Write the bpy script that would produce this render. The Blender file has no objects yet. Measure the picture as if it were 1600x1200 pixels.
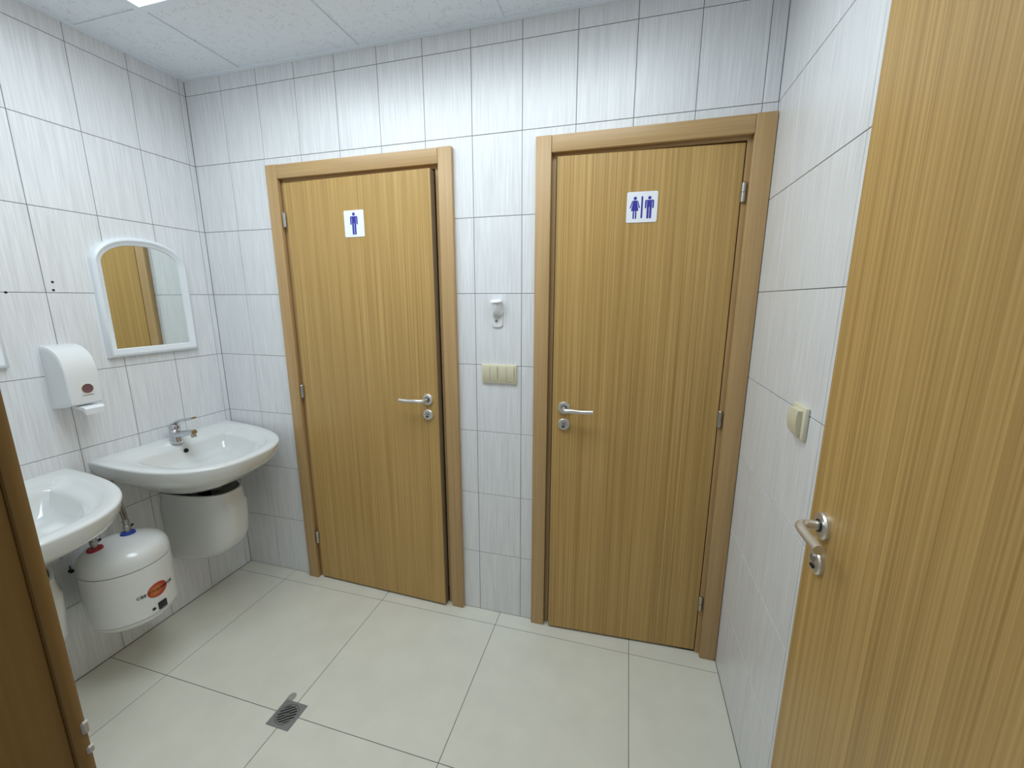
import bpy, bmesh, math, random
from mathutils import Vector, Matrix, Euler

random.seed(7)
S = bpy.context.scene
COL = S.collection
PI = math.pi
V = Vector

# ------------------------------------------------------------------ camera, world, exposure
cam_d = bpy.data.cameras.new('camera'); cam = bpy.data.objects.new('camera', cam_d); COL.objects.link(cam)
cam.location = (2.0516, -1.6667, 1.4954)
cam.rotation_euler = (1.3698, 0.0, 0.2718)
cam_d.sensor_width = 36.0; cam_d.lens = 642.6/1600*36; cam_d.clip_start = 0.01
S.camera = cam
world = bpy.data.worlds.new('world'); S.world = world; world.use_nodes = True
world.node_tree.nodes['Background'].inputs[0].default_value = (0.88, 0.95, 1.0, 1)
world.node_tree.nodes['Background'].inputs[1].default_value = 0.2
LAMP_STRENGTH = 3.0      # glowing diffuser of each ceiling panel light
LAMP_SPREAD = 165.0
LAMP_WATTS = 13.0         # the beam its optics throw downwards
LAMP_COLOR = (0.84, 0.945, 1.0, 1)
S.view_settings.view_transform = 'Standard'; S.view_settings.look = 'None'
S.view_settings.gamma = 1.0; S.view_settings.use_curve_mapping = False
S.view_settings.exposure = 0.0
S.cycles.max_bounces = 16; S.cycles.diffuse_bounces = 10; S.cycles.glossy_bounces = 8
S.cycles.use_denoising = True
S.cycles.sample_clamp_indirect = 6.0

W = 2.4855      # right wall
H = 2.4915      # ceiling
YF = -1.473     # room face of the entrance wall

# ------------------------------------------------------------------ materials
def mat(name, color=(.8, .8, .8), rough=.5, metal=0.0, coat=0.0, spec=.5, emit=None, strength=0):
    m = bpy.data.materials.new(name); m.use_nodes = True
    b = m.node_tree.nodes['Principled BSDF']
    b.inputs['Base Color'].default_value = (*color, 1)
    b.inputs['Roughness'].default_value = rough
    b.inputs['Metallic'].default_value = metal
    b.inputs['Coat Weight'].default_value = coat
    b.inputs['Coat Roughness'].default_value = .05
    b.inputs['Specular IOR Level'].default_value = spec
    if emit:
        b.inputs['Emission Color'].default_value = emit; b.inputs['Emission Strength'].default_value = strength
    return m

def nodes(m): return m.node_tree.nodes, m.node_tree.links, m.node_tree.nodes['Principled BSDF']

def streaks(m, scale, c0, c1, lo=.35, hi=.65, bump=0.0, detail=3.0, rough=None, second=None):
    """stretched noise along one local axis, shifted per object"""
    N, L, b = nodes(m)
    tc = N.new('ShaderNodeTexCoord'); oi = N.new('ShaderNodeObjectInfo')
    mul = N.new('ShaderNodeMath'); mul.operation = 'MULTIPLY'; mul.inputs[1].default_value = 37.0
    L.new(oi.outputs['Random'], mul.inputs[0])
    add = N.new('ShaderNodeVectorMath'); add.operation = 'ADD'
    L.new(tc.outputs['Object'], add.inputs[0]); L.new(mul.outputs[0], add.inputs[1])
    sc = N.new('ShaderNodeVectorMath'); sc.operation = 'MULTIPLY'; sc.inputs[1].default_value = scale
    L.new(add.outputs[0], sc.inputs[0])
    nz = N.new('ShaderNodeTexNoise'); nz.inputs['Scale'].default_value = 1.0; nz.inputs['Detail'].default_value = detail
    L.new(sc.outputs[0], nz.inputs['Vector'])
    mr = N.new('ShaderNodeMapRange'); mr.inputs[1].default_value = lo; mr.inputs[2].default_value = hi
    L.new(nz.outputs['Fac'], mr.inputs[0])
    fac = mr.outputs[0]
    if second:
        s2 = N.new('ShaderNodeVectorMath'); s2.operation = 'MULTIPLY'; s2.inputs[1].default_value = second[0]
        L.new(add.outputs[0], s2.inputs[0])
        n2 = N.new('ShaderNodeTexNoise'); n2.inputs['Scale'].default_value = 1.0; n2.inputs['Detail'].default_value = 2.0
        L.new(s2.outputs[0], n2.inputs['Vector'])
        m2 = N.new('ShaderNodeMapRange'); m2.inputs[1].default_value = .35; m2.inputs[2].default_value = .65
        L.new(n2.outputs['Fac'], m2.inputs[0])
        mx2 = N.new('ShaderNodeMix'); mx2.data_type = 'FLOAT'; mx2.inputs[0].default_value = second[1]
        L.new(fac, mx2.inputs[2]); L.new(m2.outputs[0], mx2.inputs[3]); fac = mx2.outputs[0]
    mx = N.new('ShaderNodeMix'); mx.data_type = 'RGBA'
    mx.inputs[6].default_value = (*c0, 1); mx.inputs[7].default_value = (*c1, 1)
    L.new(fac, mx.inputs[0]); L.new(mx.outputs[2], b.inputs['Base Color'])
    if bump:
        bp = N.new('ShaderNodeBump'); bp.inputs['Strength'].default_value = bump; bp.inputs['Distance'].default_value = .001
        L.new(fac, bp.inputs['Height']); L.new(bp.outputs[0], b.inputs['Normal'])
    return m

M = {}
M['tile'] = streaks(mat('wall_tile_glaze', rough=.32), (230, 230, 6), (.655, .66, .675), (.785, .80, .82), .33, .62, .12, 4, second=((45, 45, 4), .25))
M['grout'] = mat('grout', (.18, .18, .17), .9)
M['floor_tile'] = streaks(mat('floor_tile_porcelain', rough=.38), (9, 9, 9), (.68, .67, .59), (.73, .72, .635), .3, .7, 0.0, 4)
M['floor_grout'] = mat('floor_grout', (.12, .115, .10), .9)
WD0, WD1 = (.345, .203, .056), (.57, .365, .128)
M['veneer'] = streaks(mat('oak_veneer', rough=.42), (230, 230, 1.2), WD0, WD1, .34, .66, .06, 5, second=((40, 40, .5), .25))
M['frame_v'] = streaks(mat('oak_frame_upright', rough=.42), (150, 150, 3.0), (.40, .248, .105), (.52, .340, .155), .32, .68, .05, 4, second=((25, 25, .7), .5))
M['frame_h'] = streaks(mat('oak_frame_crosswise', rough=.42), (3.0, 150, 150), (.40, .248, .105), (.52, .340, .155), .32, .68, .05, 4, second=((.7, 25, 25), .5))
M['frame_shaded'] = streaks(mat('shaded_oak_frame', rough=.42), (150, 150, 3.0), (.22, .125, .035), (.30, .18, .06), .32, .68, .05, 4, second=((25, 25, .7), .5))  # oak with shade put into its colour, for the entrance frame uprights
M['edge'] = mat('veneer_edge', (.27, .20, .13), .5)
M['ceramic'] = mat('sanitary_ceramic', (.69, .705, .70), .12, coat=.6)
M['plastic'] = mat('white_plastic', (.74, .76, .77), .14, coat=.5)
M['frame_plastic'] = mat('white_mirror_frame', (.74, .78, .82), .3)
M['ivory'] = mat('ivory_plastic', (.70, .66, .50), .35)
M['ivory_dark'] = mat('ivory_rocker', (.64, .60, .44), .35)
M['chrome'] = mat('chrome', (.60, .62, .65), .14, 1.0)
M['zinc'] = mat('zinc_lip', (.62, .62, .60), .45, .3)
M['satin'] = mat('satin_nickel', (.74, .73, .70), .36, .9)
M['steel'] = mat('dull_steel', (.45, .44, .42), .40, 1.0)
M['grate'] = mat('grate_metal', (.30, .30, .30), .42, .6)
M['black'] = mat('black_plastic', (.012, .012, .014), .35)
M['dark'] = mat('dark_hollow', (.01, .01, .01), .9)
M['mirror'] = mat('mirror_silver', (.86, .90, .87), .015, 1.0)
M['blue'] = mat('print_blue', (.035, .035, .33), .4)
M['sign'] = mat('sign_white', (.84, .86, .90), .3)
M['enamel'] = mat('boiler_enamel', (.72, .73, .72), .2, coat=.4)
M['seam'] = mat('seam_grey', (.16, .16, .15), .6)
M['blue_ring'] = mat('blue_plastic', (.02, .05, .30), .4)
M['red_ring'] = mat('red_plastic', (.30, .012, .015), .4)
M['hose'] = mat('braided_hose', (.22, .20, .16), .45, .8)
M['ink'] = mat('black_ink', (.015, .015, .02), .5)
M['maroon'] = mat('maroon_ink', (.07, .012, .006), .5)
M['cement'] = mat('cement', (.33, .32, .28), .9)
M['paint'] = mat('plain_plaster', (.62, .62, .60), .8)
M['tbar'] = mat('ceiling_grid_white', (.80, .855, .92), .5)
M['soap_window'] = mat('soap_window', (.17, .085, .10), .15)

# speckled mineral-fibre ceiling panel
m = mat('mineral_fibre', (.82, .87, .93), .9); N, L, b = nodes(m)
tc = N.new('ShaderNodeTexCoord'); vo = N.new('ShaderNodeTexVoronoi'); vo.inputs['Scale'].default_value = 190
oi = N.new('ShaderNodeObjectInfo'); ad = N.new('ShaderNodeVectorMath'); ad.operation = 'ADD'
L.new(tc.outputs['Object'], ad.inputs[0]); L.new(oi.outputs['Location'], ad.inputs[1])
L.new(ad.outputs[0], vo.inputs['Vector'])
nz = N.new('ShaderNodeTexNoise'); nz.inputs['Scale'].default_value = 40; L.new(ad.outputs[0], nz.inputs['Vector'])
th = N.new('ShaderNodeMapRange'); th.inputs[1].default_value = .40; th.inputs[2].default_value = .60; th.inputs[3].default_value = .0; th.inputs[4].default_value = .30
L.new(nz.outputs['Fac'], th.inputs[0])
lt = N.new('ShaderNodeMath'); lt.operation = 'LESS_THAN'; L.new(vo.outputs['Distance'], lt.inputs[0]); L.new(th.outputs[0], lt.inputs[1])
mx = N.new('ShaderNodeMix'); mx.data_type = 'RGBA'; mx.inputs[6].default_value = (.82, .87, .93, 1); mx.inputs[7].default_value = (.50, .53, .57, 1)
L.new(lt.outputs[0], mx.inputs[0]); L.new(mx.outputs[2], b.inputs['Base Color'])
bp = N.new('ShaderNodeBump'); bp.invert = True; bp.inputs['Strength'].default_value = .4; bp.inputs['Distance'].default_value = .002
L.new(lt.outputs[0], bp.inputs['Height']); L.new(bp.outputs[0], b.inputs['Normal'])
M['fibre'] = m
# glowing diffuser
M['glow'] = mat('lit_diffuser', (.9, .9, .9), .4, emit=LAMP_COLOR, strength=LAMP_STRENGTH)
# printed oval badge: orange middle, red rim (local x = across, z = up)
m = mat('badge_print', (.5, .05, .02), .35); N, L, b = nodes(m)
tc = N.new('ShaderNodeTexCoord'); mp = N.new('ShaderNodeVectorMath'); mp.operation = 'MULTIPLY'; mp.inputs[1].default_value = (0, 1/.036, 1/.029)
L.new(tc.outputs['Object'], mp.inputs[0])
ln = N.new('ShaderNodeVectorMath'); ln.operation = 'LENGTH'; L.new(mp.outputs[0], ln.inputs[0])
rp = N.new('ShaderNodeValToRGB'); rp.color_ramp.elements[0].color = (.62, .26, .04, 1); rp.color_ramp.elements[1].color = (.40, .035, .02, 1)
rp.color_ramp.elements[1].position = .85
L.new(ln.outputs['Value'], rp.inputs[0]); L.new(rp.outputs[0], b.inputs['Base Color'])
M['badge'] = m

# ------------------------------------------------------------------ helpers
def mesh_from(bm, name, smooth=None):
    bm.normal_update()
    bmesh.ops.recalc_face_normals(bm, faces=bm.faces)
    me = bpy.data.meshes.new(name); bm.to_mesh(me); bm.free()
    if smooth is not None:
        me.polygons.foreach_set('use_smooth', [True]*len(me.polygons))
        if smooth < 179: me.set_sharp_from_angle(angle=math.radians(smooth))
    return me

def link(name, me, material=None, parent=None, loc=(0, 0, 0), rot=None):
    if material is not None and not me.materials: me.materials.append(material)
    o = bpy.data.objects.new(name, me); COL.objects.link(o)
    o.parent = parent; o.location = loc
    if rot: o.rotation_euler = rot
    return o

def obj(name, bm, material, parent=None, loc=(0, 0, 0), rot=None, smooth=None):
    return link(name, mesh_from(bm, name, smooth), material, parent, loc, rot)

def tag(o, label=None, cat=None, group=None, kind=None):
    if label: o['label'] = label
    if cat: o['category'] = cat
    if group: o['group'] = group
    if kind: o['kind'] = kind
    return o

def thing(name, loc=(0, 0, 0), rotz=0.0, **k):
    o = bpy.data.objects.new(name, None); COL.objects.link(o); o.empty_display_size = .05
    o.location = loc; o.rotation_euler = (0, 0, rotz)
    return tag(o, **k)

def box(bm, x0, x1, y0, y1, z0, z1, bevel=0.0, seg=2):
    r = bmesh.ops.create_cube(bm, size=1.0)
    vs = r['verts']
    bmesh.ops.scale(bm, vec=(x1-x0, y1-y0, z1-z0), verts=vs)
    bmesh.ops.translate(bm, vec=((x0+x1)/2, (y0+y1)/2, (z0+z1)/2), verts=vs)
    if bevel:
        es = list({e for v in vs for e in v.link_edges})
        bmesh.ops.bevel(bm, geom=es, offset=bevel, segments=seg, profile=.5, affect='EDGES')
    return bm

def cyl(bm, p0, p1, r0, r1=None, n=20, cap=True):
    p0, p1 = V(p0), V(p1); r1 = r0 if r1 is None else r1
    d = p1-p0
    mtx = Matrix.Translation((p0+p1)/2) @ d.to_track_quat('Z', 'Y').to_matrix().to_4x4()
    bmesh.ops.create_cone(bm, cap_ends=cap, segments=n, radius1=r0, radius2=r1, depth=d.length, matrix=mtx)
    return bm

def lathe(bm, prof, n=32, mtx=Matrix.Identity(4)):
    """prof: list of (r, z); closes at r=0"""
    rings = []
    for r, z in prof:
        if r < 1e-6: rings.append([bm.verts.new(mtx @ V((0, 0, z)))])
        else: rings.append([bm.verts.new(mtx @ V((r*math.cos(2*PI*i/n), r*math.sin(2*PI*i/n), z))) for i in range(n)])
    for a, b_ in zip(rings, rings[1:]):
        for i in range(n):
            j = (i+1) % n
            if len(a) == 1 and len(b_) == 1: continue
            if len(a) == 1: bm.faces.new((a[0], b_[i], b_[j]))
            elif len(b_) == 1: bm.faces.new((a[i], a[j], b_[0]))
            else: bm.faces.new((a[i], a[j], b_[j], b_[i]))
    return bm

def tube(bm, pts, radii, n=14, flat=1.0, up=(0, 0, 1)):
    """swept round section along pts; flat scales the section along 'up'"""
    pts = [V(p) for p in pts]
    if not isinstance(radii, (list, tuple)): radii = [radii]*len(pts)
    rings = []; up = V(up)
    for k, p in enumerate(pts):
        t = (pts[min(k+1, len(pts)-1)]-pts[max(k-1, 0)]).normalized()
        s = t.cross(up)
        if s.length < 1e-4: s = t.cross(V((1, 0, 0)))
        s.normalize(); u = s.cross(t).normalized()
        rings.append([bm.verts.new(p+(s*math.cos(2*PI*i/n)+u*math.sin(2*PI*i/n)*flat)*radii[k]) for i in range(n)])
    for a, b_ in zip(rings, rings[1:]):
        for i in range(n):
            j = (i+1) % n; bm.faces.new((a[i], a[j], b_[j], b_[i]))
    bm.faces.new(rings[0][::-1]); bm.faces.new(rings[-1])
    return bm

def smooth_path(pts, k=6):
    """Catmull-Rom through pts"""
    P = [V(p) for p in pts]; P = [2*P[0]-P[1]]+P+[2*P[-1]-P[-2]]; out = []
    for i in range(1, len(P)-2):
        for s in range(k):
            t = s/k
            out.append(.5*((2*P[i])+(P[i+1]-P[i-1])*t+(2*P[i-1]-5*P[i]+4*P[i+1]-P[i+2])*t*t+(3*P[i]-P[i-1]-3*P[i+1]+P[i+2])*t**3))
    out.append(P[-2]); return out

def extrude_poly(bm, pts, d):
    """pts: list of Vector, d: extrusion Vector"""
    a = [bm.verts.new(p) for p in pts]; b_ = [bm.verts.new(V(p)+V(d)) for p in pts]; n = len(a)
    bm.faces.new(a); bm.faces.new(b_[::-1])
    for i in range(n): bm.faces.new((a[i], b_[i], b_[(i+1) % n], a[(i+1) % n]))
    return bm

def rings_mesh(bm, rings, closed=True, cap0=False, cap1=False):
    R = [[bm.verts.new(p) for p in r] for r in rings]; n = len(R[0])
    for a, b_ in zip(R, R[1:]):
        for i in range(n if closed else n-1):
            j = (i+1) % n; bm.faces.new((a[i], a[j], b_[j], b_[i]))
    if cap0: bm.faces.new(R[0][::-1])
    if cap1: bm.faces.new(R[-1])
    return bm

def B(): return bmesh.new()

# ------------------------------------------------------------------ the setting: base shells
def struct(name, bm, material, label, cat):
    return tag(obj(name, bm, material), label, cat, kind='structure')

# openings in the back wall (behind the door frames) and in the entrance wall
OP1 = (.462, 1.312, 0, 2.062); OP2 = (1.716, 2.452, 0, 2.062); OP3 = (1.5256, 2.462, 0, 2.13)
REC = .0018      # depth of the joints
def wall_with_openings(u0, u1, z0, z1, t0, t1, ops, put):
    bm = B(); us = sorted([u0, u1]+[o[0] for o in ops]+[o[1] for o in ops])
    for a, b_ in zip(us, us[1:]):
        o = next((o for o in ops if abs(o[0]-a) < 1e-6), None)
        put(bm, a, b_, t0, t1, o[3] if o else z0, z1)
    return bm
wb = struct('wall_back', wall_with_openings(-.1, W+.1, -.02, H+.10, REC, .11, [OP1, OP2], lambda bm, a, b_, t0, t1, z0, z1: box(bm, a, b_, t0, t1, z0, z1)),
            M['grout'], 'back wall of white streaked tiles holding the two toilet doors', 'wall')
wl = struct('wall_left', box(B(), -.11, -REC, YF-.14, REC, -.02, H+.10), M['grout'], 'left wall of white streaked tiles behind the sinks and mirrors', 'wall')
wr = struct('wall_right', box(B(), W+REC, W+.11, YF-.14, REC, -.02, H+.10), M['grout'], 'right wall of white streaked tiles behind the open entrance door', 'wall')
wf = struct('wall_front', wall_with_openings(-.11, W+.11, -.02, H+.10, YF-.14, YF-REC, [OP3], lambda bm, a, b_, t0, t1, z0, z1: box(bm, a, b_, t0, t1, z0, z1)),
            M['grout'], 'entrance wall of white tiles around the open doorway', 'wall')
fl = struct('floor', box(B(), -.11, W+.11, YF-.14, .11, -.08, -.0012), M['floor_grout'], 'floor of large pale matt square tiles with thin joints', 'floor')
ce = struct('ceiling', box(B(), -.11, W+.11, YF-.14, .11, H+.03, H+.10), M['paint'], 'suspended ceiling of speckled white mineral panels in a metal grid', 'ceiling')
bm = B()   # dark stalls behind the two toilet doors
for a, b_ in ((-.1, -.05), (1.48, 1.54), (W+.1, W+.15)): box(bm, a, b_, .11, 1.2, 0, 2.5)
box(bm, -.1, W+.15, 1.2, 1.25, 0, 2.5); box(bm, -.1, W+.15, .11, 1.25, 2.5, 2.55); box(bm, -.1, W+.15, .11, 1.25, -.05, -.002)
struct('wall_stalls', bm, M['paint'], 'dim toilet stalls behind the back wall doors', 'wall')

# ---- wall tiles, one object each
_tile_mesh = {}
def tile_mesh(w, h, axis, material, t=.006, ch=.0007):
    key = (round(w, 4), round(h, 4), axis)
    if key in _tile_mesh: return _tile_mesh[key]
    bm = B()
    def P(u, v, d):   # d = distance in front of the wall plane; local frame by axis
        return {'back': V((u, -d, v)), 'front': V((u, d, v)), 'left': V((d, u, v)), 'right': V((-d, u, v)), 'floor': V((u, v, d)), 'ceil': V((u, v, -d))}[axis]
    R = []
    for s, d in ((0, -t), (0, -ch), (ch, 0)):
        R.append([P(sx*(w/2-s), sy*(h/2-s), d) for sx, sy in ((-1, -1), (1, -1), (1, 1), (-1, 1))])
    rings_mesh(bm, R, cap1=True, cap0=True)
    me = mesh_from(bm, 'tile'); me.materials.append(material)
    _tile_mesh[key] = me; return me

J = .0011
def lay(parent, axis, us, vs, ops, where, material, name='tile', skip=None, jit=.0):
    for a, b_ in zip(us, us[1:]):
        for c, d in zip(vs, vs[1:]):
            if skip and skip(a, b_, c, d): continue
            A, B_, C_, D = a+J, b_-J, c+J, d-J
            cut = next((o for o in ops if A < o[1] and B_ > o[0] and C_ < o[3] < D and (A < o[0]-.004 or B_ > o[1]+.004)), None)
            if cut:      # tile notched around the corner of an opening
                o0, o1, _, p1 = cut
                P = [(A, C_), (o0, C_), (o0, p1), (B_, p1), (B_, D), (A, D)] if A < o0 else [(o1, C_), (B_, C_), (B_, D), (A, D), (A, p1), (o1, p1)]
                mu, mv = (A+B_)/2, (C_+D)/2; s = -1 if axis == 'back' else 1
                o = obj(name, extrude_poly(B(), [V((x-mu, 0, z-mv)) for x, z in P], (0, -s*.006, 0)), material, parent, where(mu, mv))
                continue
            rects = [(A, B_, C_, D)]
            for (o0, o1, p0, p1) in ops:
                out = []
                for (x0, x1, z0, z1) in rects:
                    if x1 <= o0 or x0 >= o1 or z1 <= p0 or z0 >= p1: out.append((x0, x1, z0, z1)); continue
                    if z1 > p1: out.append((x0, x1, p1, z1))
                    zt = min(z1, p1)
                    if x0 < o0: out.append((x0, o0, z0, zt))
                    if x1 > o1: out.append((o1, x1, z0, zt))
                rects = out
            for (x0, x1, z0, z1) in rects:
                if x1-x0 < .004 or z1-z0 < .004: continue
                o = link(name, tile_mesh(x1-x0, z1-z0, axis, material), None, parent, where((x0+x1)/2, (z0+z1)/2))
PX, PZ, Z0 = .2026, .302, .0125
zc = [.001]+[Z0+PZ*i for i in range(1, 9)]+[H+.02]
lay(wb, 'back', [0]+[.2095+PX*i for i in range(12)]+[W], zc, [OP1, OP2], lambda u, v: (u, 0, v), M['tile'])
lc = [0, -.0275]+[-.2364-PX*i for i in range(7)]; lc = [c for c in lc if c > YF+.02]+[YF]
lay(wl, 'left', sorted(lc), zc, [], lambda u, v: (0, u, v), M['tile'])
rc = [0, -.196, -.397, -.619, -.822, -1.024, -1.227, -1.43, YF]
lay(wr, 'right', sorted(rc), zc, [], lambda u, v: (W, u, v), M['tile'])
lay(wf, 'front', [0]+[.2095+PX*i for i in range(12)]+[W], zc, [OP3], lambda u, v: (u, YF, v), M['tile'])
# drilled holes and a black plug in the left wall
for (y, z, r) in ((-.745, 1.5215, .0042), (-.618, 1.561, .0042), (-.620, 1.532, .0042)):
    obj('drill_hole', cyl(B(), (-.002, 0, 0), (.0006, 0, 0), r, n=12), M['dark'], wl, (0, y, z))
bm = B(); cyl(bm, (-.002, 0, 0), (.012, 0, 0), .007, n=14); cyl(bm, (.005, 0, 0), (.005, 0, .022), .0025, n=8)
obj('black_plug', bm, M['black'], wl, (0, -.752, .457), smooth=40)

# ---- floor tiles
fx = [0, .3187, .9232, 1.5277, 2.1322, W]; fy = sorted([0.012, -.0799, -.692, -1.304, YF-.14])
lay(fl, 'floor', fx, fy, [], lambda u, v: (u, v, 0), M['floor_tile'])
# mended notch beside the drain
bm = B(); pts = []
for i in range(28):
    t = 2*PI*i/28; pts.append(V((math.copysign(abs(math.cos(t))**.8, math.cos(t))*.015, math.sin(t)*.019, 0)))
extrude_poly(bm, pts, (0, 0, .0006)); obj('cement_patch', bm, M['cement'], fl, (.884, -.634, 0), (0, 0, -.1))

# ---- ceiling grid and panels
GX = [0, .341, .945, 1.552, 2.158, W]; GY = [YF, -1.005, -.398, 0]
pan_mesh = {}
LAMPCELLS = ((1, 1), (2, 1), (3, 1))
for i, (a, b_) in enumerate(zip(GX, GX[1:])):
    for j, (c, d) in enumerate(zip(GY, GY[1:])):
        if (i, j) in LAMPCELLS: continue
        w, h = b_-a-.004, d-c-.004; k = (round(w, 3), round(h, 3))
        if k not in pan_mesh:
            pan_mesh[k] = mesh_from(box(B(), -w/2, w/2, -h/2, h/2, .004, .018), 'ceiling_panel'); pan_mesh[k].materials.append(M['fibre'])
        link('ceiling_panel', pan_mesh[k], None, ce, ((a+b_)/2, (c+d)/2, H))
for x in GX[1:-1]:
    for y0, y1 in (((YF+.02, GY[1]-.012), (GY[2]+.012, -.02)) if x in GX[2:4] else ((YF+.02, -.02),)):
        obj('grid_bar', box(B(), -.012, .012, y0, y1, 0, .003, .0006, 1), M['tbar'], ce, (x, 0, H))
for y in GY[1:-1]:
    for a, b_ in zip(GX, GX[1:]):
        x0, x1 = a+(.012 if a > 0 else .02), b_-(.012 if b_ < W else .02)
        obj('grid_bar', box(B(), x0, x1, -.012, .012, 0, .003, .0006, 1), M['tbar'], ce, (0, y, H))
for bx in ((0, W, -.022, 0), (0, W, YF, YF+.022), (0, .022, YF+.022, -.022), (W-.022, W, YF+.022, -.022)):
    obj('wall_angle', box(B(), bx[0], bx[1], bx[2], bx[3], -.001, .004, .0006, 1), M['tbar'], ce, (0, 0, H))
def ceiling_light(i, i2, j, lab):
    a, b_, c, d = GX[i]+.012, GX[i2]-.012, GY[j]+.012, GY[j+1]-.012
    lamp = thing('ceiling_light', ((a+b_)/2, (c+d)/2, H), label=lab, cat='ceiling light')
    w, h = (b_-a)/2, (d-c)/2
    bm = B()
    for q in ((-w, w, -h, -h+.006), (-w, w, h-.006, h), (-w, -w+.006, -h+.006, h-.006), (w-.006, w, -h+.006, h-.006)): box(bm, *q, 0, .012)
    obj('light_frame', bm, M['tbar'], lamp)
    obj('diffuser', box(B(), -w+.006, w-.006, -h+.006, h-.006, .002, .008), M['glow'], lamp)
    ld = bpy.data.lights.new('panel_beam', 'AREA'); ld.shape = 'RECTANGLE'; ld.size = 2*w-.02; ld.size_y = 2*h-.02
    ld.energy = LAMP_WATTS; ld.color = LAMP_COLOR[:3]; ld.spread = math.radians(LAMP_SPREAD)
    lo = bpy.data.objects.new('panel_beam', ld); COL.objects.link(lo); lo.parent = lamp; lo.location = (0, 0, .0012)
ceiling_light(1, 4, 1, 'long flush lit panel light set in the ceiling grid')  # known at one corner only; unseen length extended to even out the light

# ------------------------------------------------------------------ doors
def casing_profile_box(x0, x1, z0, z1, y0, y1): return box(B(), x0, x1, y0, y1, z0, z1, .003, 2)
def lever_handle(parent, x, z, sgn, yf, length=.118, name='door_handle'):
    """rosette on the face y=yf (room side is -y); sgn gives the way the lever points"""
    h = obj(name, lathe(B(), [(.0, 0), (.0258, 0), (.0258, .006), (.0235, .009), (.013, .0095), (0, .0095)], 32, Matrix.Translation((x, yf, z)) @ Matrix.Rotation(PI/2, 4, 'X')), M['satin'], parent, smooth=35)
    obj('collar', lathe(B(), [(.0, .0095), (.0122, .0095), (.0122, .0115), (0, .0115)], 24, Matrix.Translation((x, yf, z)) @ Matrix.Rotation(PI/2, 4, 'X')), M['black'], h, smooth=35)
    pts = [(x, yf-.010, z), (x, yf-.030, z), (x+sgn*.004, yf-.042, z), (x+sgn*.014, yf-.050, z), (x+sgn*.035, yf-.052, z+.0005), (x+sgn*.07, yf-.050, z-.002), (x+sgn*length, yf-.048, z-.001)]
    P = smooth_path(pts, 5); n = len(P)
    rad = [.0092 if k < n*.45 else .0092-.0012*((k/n-.45)/.55) for k in range(n)]
    obj('lever', tube(B(), P, rad, 14), M['satin'], h, smooth=50)
    return h
def lock_rose(parent, x, z, yf, turn=True):
    T = Matrix.Translation((x, yf, z)) @ Matrix.Rotation(PI/2, 4, 'X')
    l = obj('lock_rosette', lathe(B(), [(.0, 0), (.0245, 0), (.0245, .006), (.022, .009), (0, .009)], 32, T), M['satin'], parent, smooth=35)
    bm = B(); cyl(bm, (x, yf-.009, z+.003), (x, yf-.0125, z+.003), .0085, n=18)
    obj('cylinder', bm, M['steel'], l, smooth=40)
    obj('keyhole', box(B(), x-.008, x+.004, yf-.0135, yf-.009, z-.011, z-.006, .001, 1), M['dark'], l)
    return l
def hinge(parent, x, y, z, r=.0082, hh=.033):
    h = obj('hinge', lathe(B(), [(0, -hh), (r*.7, -hh), (r, -hh+.003), (r, -.0012), (r*.8, -.0008), (r*.8, .0008), (r, .0012), (r, hh-.003), (r*.7, hh), (0, hh)], 16, Matrix.Translation((x, y, z))), M['steel'], parent, smooth=35)
    return h

def toilet_door(n, op, casing, leaf_x, hinge_left, ang, y_hinge, lab, frame_lab, hz, hx):
    """casing=(outer_left, inner_left, inner_right, outer_right)"""
    ol, il, ir, orr = casing; top, lint = 2.093, 2.033
    f = tag(thing('trim_%d' % n, (0, 0, 0)), frame_lab, 'door frame', kind='structure')
    obj('casing', casing_profile_box(ol, il, 0, top, -.022, 0), M['frame_v'], f, smooth=30)
    obj('casing', casing_profile_box(ir, orr, 0, top, -.022, 0), M['frame_v'], f, smooth=30)
    obj('head_casing', casing_profile_box(il+.0006, ir-.0006, lint, top-.001, -.0215, 0), M['frame_h'], f, smooth=30)
    x0, x1 = leaf_x
    # jambs: front strip between casing and leaf, stop behind the leaf
    obj('jamb', box(B(), op[0]+.001, x0-(.005 if hinge_left else .008), .004, .12, 0, 2.022), M['frame_v'], f)
    obj('jamb', box(B(), x1+(.008 if hinge_left else .003), op[1]-.001, .004, .12, 0, 2.022), M['frame_v'], f)
    obj('head_jamb', box(B(), op[0]+.001, op[1]-.001, .004, .12, 2.022, op[3]-.001), M['frame_h'], f)
    obj('door_stop', box(B(), x0-(.0049 if hinge_left else .0079), x0+.010, .055, .12, 0, 2.022), M['edge'], f)
    obj('door_stop', box(B(), x1-.010, x1+(.0079 if hinge_left else .0029), .055, .12, 0, 2.022), M['edge'], f)
    # leaf: pivots about its hinge edge
    px = x0 if hinge_left else x1
    d = tag(thing('door_%d' % n, (px, y_hinge, 0), -ang if hinge_left else ang), lab, 'door', kind='structure')
    w = x1-x0; s = 1 if hinge_left else -1
    a, b_ = (0, w) if hinge_left else (-w, 0)
    obj('leaf', box(B(), a, b_, 0, .040, .010, 2.016, .0015, 1), M['veneer'], d)
    obj('leaf_edge', box(B(), *((b_, b_+.0008) if hinge_left else (a-.0008, a)), .0015, .0385, .012, 2.014), M['edge'], d)
    lever_handle(d, s*hx, hz, -s, 0)
    lock_rose(d, s*hx, hz-.0705, 0)
    for z in (.245, 1.05, 1.857): hinge(d, -s*.006, -.006, z)
    return d
d1 = toilet_door(1, OP1, (.430, .490, 1.283, 1.343), (.512, 1.252), True, .029, -.010,
    'oak veneer toilet door with one man sign, slightly ajar', 'oak door frame around the narrow gap of the man sign door', 1.057, .690)
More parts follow.
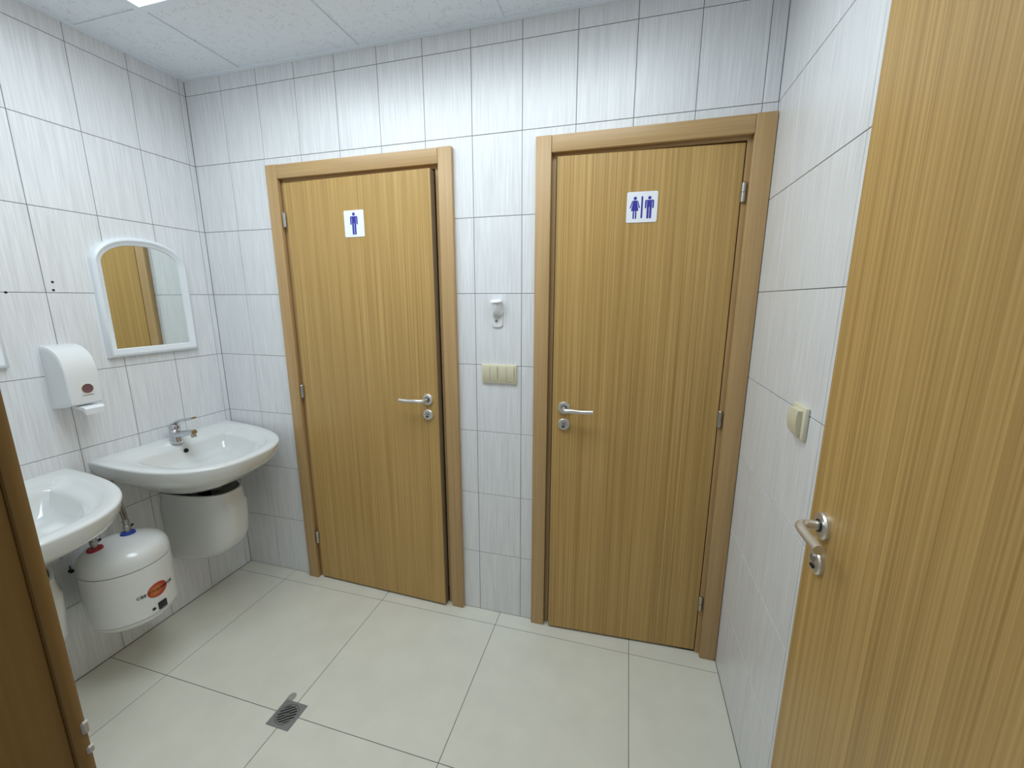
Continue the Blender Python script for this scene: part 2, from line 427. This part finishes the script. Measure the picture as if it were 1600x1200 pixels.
d2 = toilet_door(2, OP2, (1.685, 1.745, 2.421, 2.4835), (1.768, 2.403), False, .050, .006,
    'oak veneer toilet door with woman and man sign, slightly ajar', 'oak door frame in the corner around the woman and man sign door', 1.060, .586)
# strike plate seen in the dark gap of the first door
bm = B(); box(bm, 1.252, 1.2555, .012, .036, .99, 1.115, .0008, 1)
bpy.context.view_layer.update()

# signs on the two leaves
def rrect(w, h, r, n=5):
    out = []
    for cx_, cz_, a0 in ((w/2-r, h/2-r, 0), (-w/2+r, h/2-r, PI/2), (-w/2+r, -h/2+r, PI), (w/2-r, -h/2+r, 1.5*PI)):
        for i in range(n+1):
            a = a0+PI/2*i/n; out.append(V((cx_+r*math.cos(a), 0, cz_+r*math.sin(a))))
    return out
def poly(bm, pts, cx_, cz_, sc=1.0):
    extrude_poly(bm, [V((cx_+x*sc, 0, cz_+z*sc)) for x, z in pts], (0, -.0004, 0))
def disc(bm, x, z, r, cx_, cz_, sc):
    poly(bm, [(x+r*math.cos(2*PI*i/20), z+r*math.sin(2*PI*i/20)) for i in range(20)], cx_, cz_, sc)
def man_pic(cx_, cz_, sc):     # unit: figure height 1, centred
    bm = B(); disc(bm, 0, .425, .075, cx_, cz_, sc)
    poly(bm, [(-.115, .33), (.115, .33), (.115, .02), (-.115, .02)], cx_, cz_, sc)
    for s in (-1, 1):
        pts = [(s*.130, .28), (s*.10, .335), (s*.155, .335), (s*.19, .31), (s*.205, .27), (s*.205, -.02), (s*.19, -.045), (s*.155, -.045), (s*.137, -.02)]
        poly(bm, pts if s < 0 else pts[::-1], cx_, cz_, sc)
        pts = [(s*.012, .03), (s*.113, .03), (s*.108, -.47), (s*.085, -.5), (s*.03, -.5), (s*.012, -.47)]
        poly(bm, pts, cx_, cz_, sc)
    return bm
def woman_pic(cx_, cz_, sc):
    bm = B(); disc(bm, 0, .425, .075, cx_, cz_, sc)
    poly(bm, [(-.085, .33), (.085, .33), (.17, -.14), (-.17, -.14)], cx_, cz_, sc)
    for s in (-1, 1):
        pts = [(s*.10, .335), (s*.135, .31), (s*.235, .0), (s*.215, -.03), (s*.18, -.01), (s*.105, .26)]
        poly(bm, pts, cx_, cz_, sc)
        poly(bm, [(s*.02, -.13), (s*.085, -.13), (s*.085, -.47), (s*.07, -.5), (s*.035, -.5), (s*.02, -.47)], cx_, cz_, sc)
    return bm
def sign(door, lx, z, w, h, lab, build):
    mw = door.matrix_world @ V((lx, -.0001, z))
    s = thing('restroom_sign', mw, door.rotation_euler.z, label=lab, cat='sign')
    bm = B(); extrude_poly(bm, rrect(w, h, .006), (0, -.0018, 0)); obj('plate', bm, M['sign'], s)
    build(s)
def s1(s): obj('man_pictogram', man_pic(0, 0, .092), M['blue'], s, (0, -.0018, 0))
def s2(s):
    obj('woman_pictogram', woman_pic(-.0245, -.002, .076), M['blue'], s, (0, -.0018, 0))
    obj('man_pictogram', man_pic(.0255, -.002, .076), M['blue'], s, (0, -.0018, 0))
    obj('divider_bar', box(B(), -.0030, .0030, -.0004, 0, -.038, .036), M['blue'], s, (0, -.0018, 0))
sign(d1, .878-.512, 1.823, .101, .111, 'white sign with one blue man on the left toilet door', s1)
sign(d2, 2.078-2.403, 1.826, .107, .105, 'white sign with blue woman and man on the right toilet door', s2)

# ---- open entrance door, seen close on the right: leaf stands parallel to the right wall
LX = 2.428
d3 = tag(thing('door_3', (LX, -1.535, 0)), 'open oak veneer entrance door standing close along the right wall', 'door', kind='structure')
LW = 1.535-.770
obj('leaf', box(B(), 0, .040, 0, LW, .035, 2.105, .0015, 1), M['veneer'], d3)
obj('leaf_edge', box(B(), .0015, .0385, LW, LW+.0008, .037, 2.103), M['edge'], d3)
hy, hz = 1.535-.832, 1.080
T = Matrix.Translation((0, hy, hz)) @ Matrix.Rotation(-PI/2, 4, 'Y')
h3 = obj('door_handle', lathe(B(), [(.0, 0), (.0258, 0), (.0258, .006), (.0235, .009), (.013, .0095), (0, .0095)], 36, T), M['satin'], d3, smooth=35)
obj('collar', lathe(B(), [(.0, .0095), (.0122, .0095), (.0122, .0115), (0, .0115)], 24, T), M['black'], h3, smooth=35)
P = smooth_path([(-.010, hy, hz), (-.028, hy, hz), (-.036, hy-.002, hz), (-.0425, hy-.009, hz), (-.045, hy-.02, hz), (-.044, hy-.05, hz-.001), (-.043, hy-.090, hz-.001)], 6)
obj('lever', tube(B(), P, .0088, 18), M['satin'], h3, smooth=50)
T = Matrix.Translation((0, hy, hz-.0745)) @ Matrix.Rotation(-PI/2, 4, 'Y')
l3 = obj('lock_rosette', lathe(B(), [(.0, 0), (.0245, 0), (.0245, .006), (.022, .009), (0, .009)], 36, T), M['satin'], d3, smooth=35)
obj('cylinder', cyl(B(), (-.009, hy+.002, hz-.0685), (-.012, hy+.002, hz-.0685), .0075, n=18), M['steel'], l3, smooth=40)
obj('keyhole', box(B(), -.0125, -.009, hy-.007, hy+.006, hz-.087, hz-.081, .001, 1), M['dark'], l3)
for z in (.30, 1.07, 1.85): hinge(d3, -.004, -.004, z)

# entrance frame
t3 = tag(thing('trim_3', (0, 0, 0)), 'oak entrance door frame beside the viewer', 'door frame', kind='structure')
yj0 = YF-.135
obj('casing', box(B(), 1.4906, 1.5576, YF, YF+.013, 0, 2.155, .003, 2), M['frame_shaded'], t3, smooth=30)
obj('casing', box(B(), 2.432, 2.4825, YF, YF+.013, 0, 2.155, .003, 2), M['frame_shaded'], t3, smooth=30)
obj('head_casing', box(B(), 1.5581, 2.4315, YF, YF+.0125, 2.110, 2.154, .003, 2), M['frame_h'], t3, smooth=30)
obj('jamb', box(B(), 1.5266, 1.5541, yj0, YF, 0, 2.112, .001, 1), M['frame_shaded'], t3)
obj('jamb', box(B(), 2.4335, 2.461, yj0, YF, 0, 2.112, .001, 1), M['frame_shaded'], t3)
obj('head_jamb', box(B(), 1.5266, 2.461, yj0, YF, 2.1125, 2.129, .001, 1), M['frame_h'], t3)
bm = B(); box(bm, 1.5560, 1.5594, YF+.008, YF+.0142, 1.076, 1.090, .0015, 1); box(bm, 1.5560, 1.5594, YF+.008, YF+.0142, 1.052, 1.061, .0015, 1)
obj('strike_plate', bm, M['zinc'], t3)
obj('threshold', box(B(), 1.5266, 2.461, yj0, YF-.09, 0, .03, .002, 1), M['frame_h'], t3)

# ------------------------------------------------------------------ switches, wall holder
def rocker(bm, w, h, d):
    """a rocker with a crowned face, local: x across, z up, y out (-)"""
    R = []
    for i in range(9):
        t = -1+2*i/8; R.append([V((-w/2, 0, t*h/2)), V((-w/2, -d+.004*t*t-.0015*t, t*h/2)), V((w/2, -d+.004*t*t-.0015*t, t*h/2)), V((w/2, 0, t*h/2))])
    return rings_mesh(bm, R, True, True, True)
sw = thing('light_switch', (1.531, 0, 1.1855), label='ivory double light switch with four rockers between the toilet doors', cat='light switch')
obj('switch_plate', box(B(), -.078, .078, -.009, 0, -.041, .041, .003, 2), M['ivory'], sw, smooth=35)
for cx_ in (-.0385, .0355):
    for s in (-1, 1):
        obj('rocker', rocker(B(), .0315, .066, .0145), M['ivory_dark'], sw, (cx_+s*.0163, -.002, .001), smooth=30)
sw = thing('light_switch', (W, -.517, 1.199), -PI/2, label='ivory single rocker light switch on the right wall', cat='light switch')
obj('switch_plate', box(B(), -.041, .041, -.011, 0, -.041, .041, .004, 2), M['ivory'], sw, smooth=35)
obj('rocker', rocker(B(), .056, .062, .020), M['ivory_dark'], sw, (0, -.004, 0), smooth=30)

hk = thing('air_freshener_holder', (1.524, 0, 1.44), label='small white plastic holder with oval cap between the toilet doors', cat='wall holder')
bm = B(); extrude_poly(bm, [V((p.x, 0, p.z)) for p in rrect(.046, .106, .014)], (0, -.006, 0)); obj('backplate', bm, M['plastic'], hk, (0, 0, -.002))
bm = B(); R = []
for z, w_, d_ in ((-.012, .010, .010), (-.008, .019, .018), (.01, .0205, .026), (.045, .0205, .032), (.050, .0205, .032)):
    R.append([V((w_*math.cos(PI*i/14), -.004-d_*math.sin(PI*i/14), z)) for i in range(15)])
rings_mesh(bm, R, True, True, True); obj('holder_body', bm, M['plastic'], hk, smooth=50)
bm = B(); R = []
for s, dz in ((1, 0), (1.0, .003), (.93, .0045)):
    R.append([V((.025*s*math.cos(2*PI*i/28), -.019-.021*s*math.sin(2*PI*i/28), .050+dz+.22*(-.021*s*math.sin(2*PI*i/28)))) for i in range(28)])
rings_mesh(bm, R, True, True, True); obj('cap', bm, M['sign'], hk, smooth=40)
obj('screw', cyl(B(), (-.003, -.005, -.030), (-.003, -.0085, -.030), .0052, n=16), M['seam'], hk, smooth=40)
bm = B(); extrude_poly(bm, [V((.020, -.004, .02)), V((.0265, -.004, .008)), V((.020, -.004, -.008))], (0, -.008, 0)); obj('clip_ear', bm, M['plastic'], hk)

# ------------------------------------------------------------------ mirrors
def arch(hw, zb, zs, za, inset=0.0, n=26):
    """outline from bottom-left, counter clockwise (y across, z up), arched head"""
    hw -= inset; zb += inset; za -= inset*.95
    out = [(-hw, zb), (hw, zb), (hw, (zb+zs)/2), (hw, zs)]
    for i in range(1, n):
        t = PI*i/n; c_, s_ = math.cos(t), math.sin(t)
        out.append((hw*math.copysign(abs(c_)**(2/2.35), c_), zs+(za-zs)*abs(s_)**(2/1.75)))
    out += [(-hw, zs), (-hw, (zb+zs)/2)]
    return out
def make_mirror(yc, dz, lab):
    t = thing('wall_mirror', (0, yc, 1.262+dz), label=lab, cat='mirror', group='arched mirrors over the sinks')
    prof = [(0, 0), (0, .016), (.004, .021), (.012, .024), (.020, .021), (.024, .017), (.031, .016), (.035, .010)]
    R = [[V((d, y, z)) for y, z in arch(.183, 0, .385, .492, ins)] for ins, d in prof]
    obj('mirror_frame', rings_mesh(B(), R), M['frame_plastic'], t, smooth=40)
    bm = B(); extrude_poly(bm, [V((.008, y, z)) for y, z in arch(.183, 0, .385, .492, .033)], (.003, 0, 0)); obj('mirror_glass', bm, M['mirror'], t)
make_mirror(-.315, 0, 'arched white framed mirror above the corner sink')
make_mirror(-.969, .006, 'arched white framed mirror cut off at the picture edge beyond the soap dispenser')

# ------------------------------------------------------------------ soap dispenser
sd = thing('soap_dispenser', (0, -.646, 1.10), label='white wall soap dispenser with round window and push lever', cat='soap dispenser')
bm = B(); sect = [(0, -.004), (.06, .004), (.100, .012), (.108, .018), (.110, .05), (.110, .10), (.109, .13), (.106, .155), (.099, .178), (.086, .198), (.068, .214), (.045, .225), (.02, .231), (0, .233)]
R = []
for k, (s, e) in enumerate(((-1, .012), (-1, .004), (-.94, .0), (0, 0), (.94, 0), (1, .004), (1, .012))):
    row = []
    for x, z in sect:
        cx_, cz_ = .03, .11
        q = 1-e/.09
        row.append(V((max(0, cx_+(x-cx_)*q) if x > 0 else 0, s*.050, cz_+(z-cz_)*q)))
    R.append(row)
rings_mesh(bm, R, True, True, True)
obj('dispenser_body', bm, M['plastic'], sd, smooth=38)
bm = B(); lathe(bm, [(0, 0), (.0175, 0), (.0175, .002), (.015, .0012), (0, .0005)], 28, Matrix.Translation((.1095, .006, .071)) @ Matrix.Rotation(PI/2, 4, 'Y')); obj('soap_window', bm, M['soap_window'], sd, smooth=40)
bm = B(); lathe(bm, [(.0175, 0), (.019, 0), (.019, .0022), (.0175, .0022)], 28, Matrix.Translation((.1095, .006, .071)) @ Matrix.Rotation(PI/2, 4, 'Y')); obj('window_rim', bm, M['ivory'], sd, smooth=40)
obj('printed_line', box(B(), .1095, .1104, -.012, .023, .0455, .0475), M['seam'], sd)
bm = B(); R = []
for x, z, hw_ in ((.055, .002, .026), (.100, .006, .031), (.122, .003, .031), (.127, -.003, .030), (.122, -.026, .025), (.114, -.028, .024), (.098, -.012, .024), (.055, -.006, .024)):
    R.append([V((x, -hw_, z)), V((x, hw_, z))])
R2 = [[r[0] for r in R], [V((r[0].x, 0, r[0].z)) for r in R], [r[1] for r in R]]
rings_mesh(bm, R2, True, True, True); obj('push_lever', bm, M['sign'], sd, (0, .008, 0), smooth=35)

# ------------------------------------------------------------------ sinks
HW, DEP, NQ, MQ, ZR, SL = .307, .502, 2.45, 3.1, .861, .07
def d_outline(hw, dep, n, m_, x0=0.0, nb=12, nf=44):
    """closed D: back edge along x=x0 from -hw to +hw, then the rounded front back again; (x, y)"""
    out = [(x0, -hw+2*hw*i/nb) for i in range(nb)]
    for i in range(nf):
        t = PI*i/nf; s_, c_ = math.sin(t), math.cos(t)
        out.append((x0+dep*abs(s_)**(2/m_), hw*math.copysign(abs(c_)**(2/n), c_)))
    return out
def make_sink(yc, dz, lab, faucet=True):
    t = thing('wall_sink', (0, yc, ZR+dz), label=lab, cat='sink', group='wall hung sinks')
    def ring(hw, dep, z, x0=0.0, slope=SL, n=NQ, m_=MQ): return [V((max(x, 0), y, z-slope*x)) for x, y in d_outline(hw, dep, n, m_, x0)]
    O = lambda s, z, sx=None: ring(HW*s, DEP*(sx or s), z)
    R = [ring(.05, .12, -.205, 0, .02), ring(.10, .22, -.205, 0, .03), ring(.16, .31, -.178, 0, .06), ring(.215, .385, -.125, 0, .10), O(.83, -.098, .87), O(.925, -.075, .938), O(.968, -.055, .970), O(.990, -.030, .990), O(1, -.010), O(1, -.006), O(.996, -.002, .997), O(.985, 0, .988), O(.955, .001, .962),
         ring(.268, .405, 0, .052), ring(.258, .388, -.003, .062), ring(.250, .376, -.011, .068), ring(.222, .366, -.019, .078, n=2.2), ring(.206, .354, -.024, .085, n=2.1, m_=2.8), ring(.199, .342, -.034, .090, n=2.1, m_=2.8), ring(.182, .310, -.072, .104, .12, 2.0, 2.6), ring(.150, .240, -.108, .130, .06, 2.0, 2.4), ring(.09, .13, -.118, .17, .03, 2, 2), ring(.022, .044, -.122, .205, 0, 2, 2)]
    bm = rings_mesh(B(), R, True, True, True)
    s = obj('basin', bm, M['ceramic'], t, smooth=60)
    obj('overflow_hole', cyl(B(), (.088, 0, -.0563), (.0995, 0, -.0521), .0095, n=18), M['dark'], t)
    obj('sink_drain', lathe(B(), [(0, 0), (.022, 0), (.020, .003), (.012, .001), (0, .001)], 24, Matrix.Translation((.227, 0, -.124))), M['chrome'], t, smooth=40)
    if faucet:
        fx_, fz = .066, -.012
        f = obj('faucet', lathe(B(), [(0, 0), (.026, 0), (.027, .004), (.025, .010), (.024, .032), (.022, .045), (.0225, .062), (.019, .066), (0, .066)], 28, Matrix.Translation((fx_, -.012, fz))), M['chrome'], t, smooth=40)
        Pp = smooth_path([(fx_, -.012, fz+.038), (fx_+.04, -.012, fz+.045), (fx_+.085, -.012, fz+.055), (fx_+.118, -.012, fz+.060)], 5)
        obj('spout', tube(B(), Pp, [.0205-.007*k/(len(Pp)-1) for k in range(len(Pp))], 16, .8), M['chrome'], f, smooth=50)
        bm = B(); cyl(bm, (fx_+.107, -.012, fz+.062), (fx_+.112, -.012, fz+.036), .0105, n=18); obj('aerator', bm, M['steel'], f, smooth=40)
        lv = B(); Pl = smooth_path([(fx_-.018, -.012, fz+.074), (fx_+.006, -.012, fz+.094), (fx_+.05, -.012, fz+.112), (fx_+.128, -.012, fz+.128)], 6)
        nn = len(Pl); tube(lv, Pl, [.0215-.009*k/(nn-1) for k in range(nn)], 14, .34)
        lathe(lv, [(0, .066), (.0215, .066), (.0215, .082), (.012, .094), (0, .096)], 24, Matrix.Translation((fx_, -.012, fz)))
        obj('lever', lv, M['chrome'], f, smooth=50)
        obj('temperature_dot', cyl(B(), (fx_+.0205, -.012, fz+.076), (fx_+.0225, -.012, fz+.076), .003, n=10), M['black'], f)
    return t
make_sink(-.322, 0, 'white wall sink in the corner under the whole mirror')
make_sink(-.994, 0, 'white wall sink above the boiler, half hidden by the entrance frame')

def make_pedestal(yc, ztop, lab, dark=True):
    t = thing('sink_half_pedestal', (.004, yc, .0), label=lab, cat='sink pedestal', group='half pedestals under the sinks')
    hw = .128
    def ring(s, sx, z, th=0.0, slope=0.0, n=2.6, m_=2.2): return [V((max(0, x), y, z+slope*x)) for x, y in d_outline(hw*s-th, .305*sx-th, n, m_)]
    zt = ztop
    R = [ring(.30, .22, .245), ring(.62, .50, .250, 0, .06), ring(.86, .76, .275, 0, .10), ring(.96, .91, .315, 0, .10), ring(1.0, .98, .375, 0, .05), ring(1.02, 1.0, .45), ring(1.03, 1.01, zt-.075), ring(1.0, .98, zt-.066), ring(.985, .965, zt-.03), ring(.98, .96, zt, 0, -.02), ring(.98, .96, zt, .010, -.02), ring(.96, .92, zt-.08, .012), ring(.8, .74, .33, .012), ring(.3, .2, .28, .012)]
    obj('pedestal_shell', rings_mesh(B(), R, True, True, True), M['ceramic'], t, smooth=50)
    obj('trap_pipe', tube(B(), smooth_path([(.19, 0, zt+.045), (.19, 0, zt-.06), (.16, 0, zt-.12), (.10, 0, zt-.10), (.012, 0, zt-.06)], 6), .017, 14), M['seam'], t, smooth=60)
make_pedestal(-.278, .618, 'white ceramic half pedestal under the corner sink, gap above')
make_pedestal(-.985, .600, 'white ceramic half pedestal left of the boiler behind the entrance frame')

# ------------------------------------------------------------------ boiler
bc = (.190, -.675); RB = .137
bl = thing('water_heater', (bc[0], bc[1], .25), label='small round white water heater hung on the left wall below the sinks', cat='water heater')
z = lambda a: a-.25
obj('tank', lathe(B(), [(0, z(.250)), (.085, z(.250)), (.110, z(.255)), (.128, z(.268)), (.1345, z(.286)), (.1345, z(.288))], 64), M['enamel'], bl, smooth=50)
obj('tank_seam', lathe(B(), [(.133, z(.287)), (.1352, z(.287)), (.1352, z(.4965)), (.133, z(.4965))], 64), M['seam'], bl, smooth=40)
obj('jacket', lathe(B(), [(.130, z(.2895)), (.137, z(.2898)), (.137, z(.4935)), (.130, z(.494))], 64), M['enamel'], bl, smooth=40)
obj('dome', lathe(B(), [(.1345, z(.4965)), (.137, z(.497)), (.1368, z(.515)), (.1345, z(.532)), (.128, z(.548)), (.117, z(.560)), (.100, z(.568)), (.07, z(.572)), (.035, z(.574)), (0, z(.575))], 64), M['enamel'], bl, smooth=60)
obj('wall_bracket', box(B(), -.188, -.10, -.06, .06, z(.33), z(.47), .003, 1), M['steel'], bl)
# badge, lettering and switch wrapped on the jacket
def wrap(me, a0, z0, r):
    for v in me.vertices:
        u, w_, d = v.co.x, v.co.y, v.co.z
        a = a0+u/RB; v.co = V(((r+d)*math.cos(a), (r+d)*math.sin(a), z0+w_))
A0 = math.radians(2.8); ZB = z(.382)
bm = B()
def W2(u, w_, d): a = A0+u/RB; return V(((RB+d)*math.cos(a)-RB, (RB+d)*math.sin(a), w_))
R = [[W2(.036*s*math.cos(2*PI*i/48), .029*s*math.sin(2*PI*i/48), d) for i in range(48)] for s, d in ((1, -.001), (1, .0008), (.6, .0008), (.25, .0008))]
rings_mesh(bm, R, True, False, True)
obj('badge', bm, M['badge'], bl, (RB, 0, ZB), smooth=40)
def text_mesh(body, size, dx, material, name):
    cu = bpy.data.curves.new('text', 'FONT'); cu.body = body; cu.size = size; cu.extrude = .0003; cu.offset = .0002; cu.align_x = 'CENTER'; cu.align_y = 'CENTER'; cu.space_character = 1.05
    to = bpy.data.objects.new('text', cu); COL.objects.link(to); bpy.context.view_layer.update()
    me = bpy.data.meshes.new_from_object(to.evaluated_get(bpy.context.evaluated_depsgraph_get()))
    bpy.data.objects.remove(to); bpy.data.curves.remove(cu)
    for v in me.vertices: v.co.x += dx
    wrap(me, A0, ZB, RB+.0013)
    me.materials.clear(); me.materials.append(material)
    o = bpy.data.objects.new(name, me); COL.objects.link(o); o.parent = bl
text_mesh('CBE', .0165, -.0535, M['ink'], 'printed_letters')
text_mesh('ТЛО', .0150, -.0175, M['maroon'], 'printed_letters')
text_mesh('ШИМ', .0150, .0170, M['maroon'], 'printed_letters')
text_mesh('OB', .0160, .0500, M['ink'], 'printed_letters')
a = math.radians(5.5)
obj('power_switch', box(B(), -.004, .004, -.0155, .0155, -.015, .015, .002, 2), M['black'], bl, (RB*math.cos(a)*1.005, RB*math.sin(a)*1.005, z(.311)), (0, 0, a), smooth=40)
a = math.radians(-7.2)
obj('indicator_lamp', cyl(B(), (-.003, 0, 0), (.002, 0, 0), .006, n=18), M['black'], bl, (RB*math.cos(a), RB*math.sin(a), z(.311)), (0, 0, a), smooth=40)
# valves
def valve(x, y, zz, ring_mat, tall, lab):
    v = obj('valve', lathe(B(), [(0, 0), (.0095, 0), (.0095, .020), (.0125, .021), (.0125, .034), (.009, .036), (.009, .048), (.011, .049), (.011, .058), (.006, .060), (0, .060)], 12), M['steel'], bl, (x, y, zz), smooth=35)
    v['label'] = lab
    obj('collar_ring', lathe(B(), [(.009, -.006), (.023, -.006), (.0245, .001), (.022, .007), (.009, .008)], 28), ring_mat, v, smooth=40)
    obj('valve_handle', box(B(), -.006, .006, .008, .034, .014, .022, .003, 1), M['black'], v, rot=(.3, 0, .25), smooth=40)
    for k in (-1, 1):
        pts = [(0, k*.003, .056), (-.004, k*.005, .085), (-.014, k*.007, .112), (-.035, k*.007+.004, .150), (-.06, .006+k*.007, .215)]
        obj('flexible_hose', tube(B(), smooth_path(pts, 5), .0048, 10), M['hose'], v, smooth=60)
valve(.155-bc[0], -.632-bc[1], z(.574), M['blue_ring'], True, 'cold water valve with blue ring')
valve(.157-bc[0], -.742-bc[1], z(.573), M['red_ring'], False, 'hot water valve with red ring')

# ------------------------------------------------------------------ floor drain
fd = thing('floor_drain', (.9215, -.6945, 0), label='square dark metal floor drain with round slotted grate', cat='floor drain')
bm = B(); n = 64; hs = .0485; R = []
def sq(i):
    a = 2*PI*i/n; c_, s_ = math.cos(a), math.sin(a); k = hs/max(abs(c_), abs(s_)); return (c_*k, s_*k)
for f, zz in ((1, .0005), (1, .0022), (.98, .003)): R.append([V((sq(i)[0]*f, sq(i)[1]*f, zz)) for i in range(n)])
for r, zz in ((.0395, .003), (.0395, .0012)): R.append([V((r*math.cos(2*PI*i/n), r*math.sin(2*PI*i/n), zz)) for i in range(n)])
rings_mesh(bm, R); obj('drain_plate', bm, M['grate'], fd, smooth=30)
obj('drain_well', cyl(B(), (0, 0, -.0008), (0, 0, .0006), .0398, n=40), M['dark'], fd)
bm = B(); lathe(bm, [(.0335, .0008), (.0335, .0028), (.038, .0028), (.038, .0008)], 48)
for k in range(-4, 4):
    yb = (k+.5)*.0105
    if abs(yb) > .0325: continue
    l = math.sqrt(.0345**2-yb**2); box(bm, -l, l, yb-.0021, yb+.0021, .0008, .0027)
box(bm, -.007, .007, -.0085, .0085, .0008, .0027)
obj('drain_grate', bm, M['grate'], fd, rot=(0, 0, math.radians(37)), smooth=30)
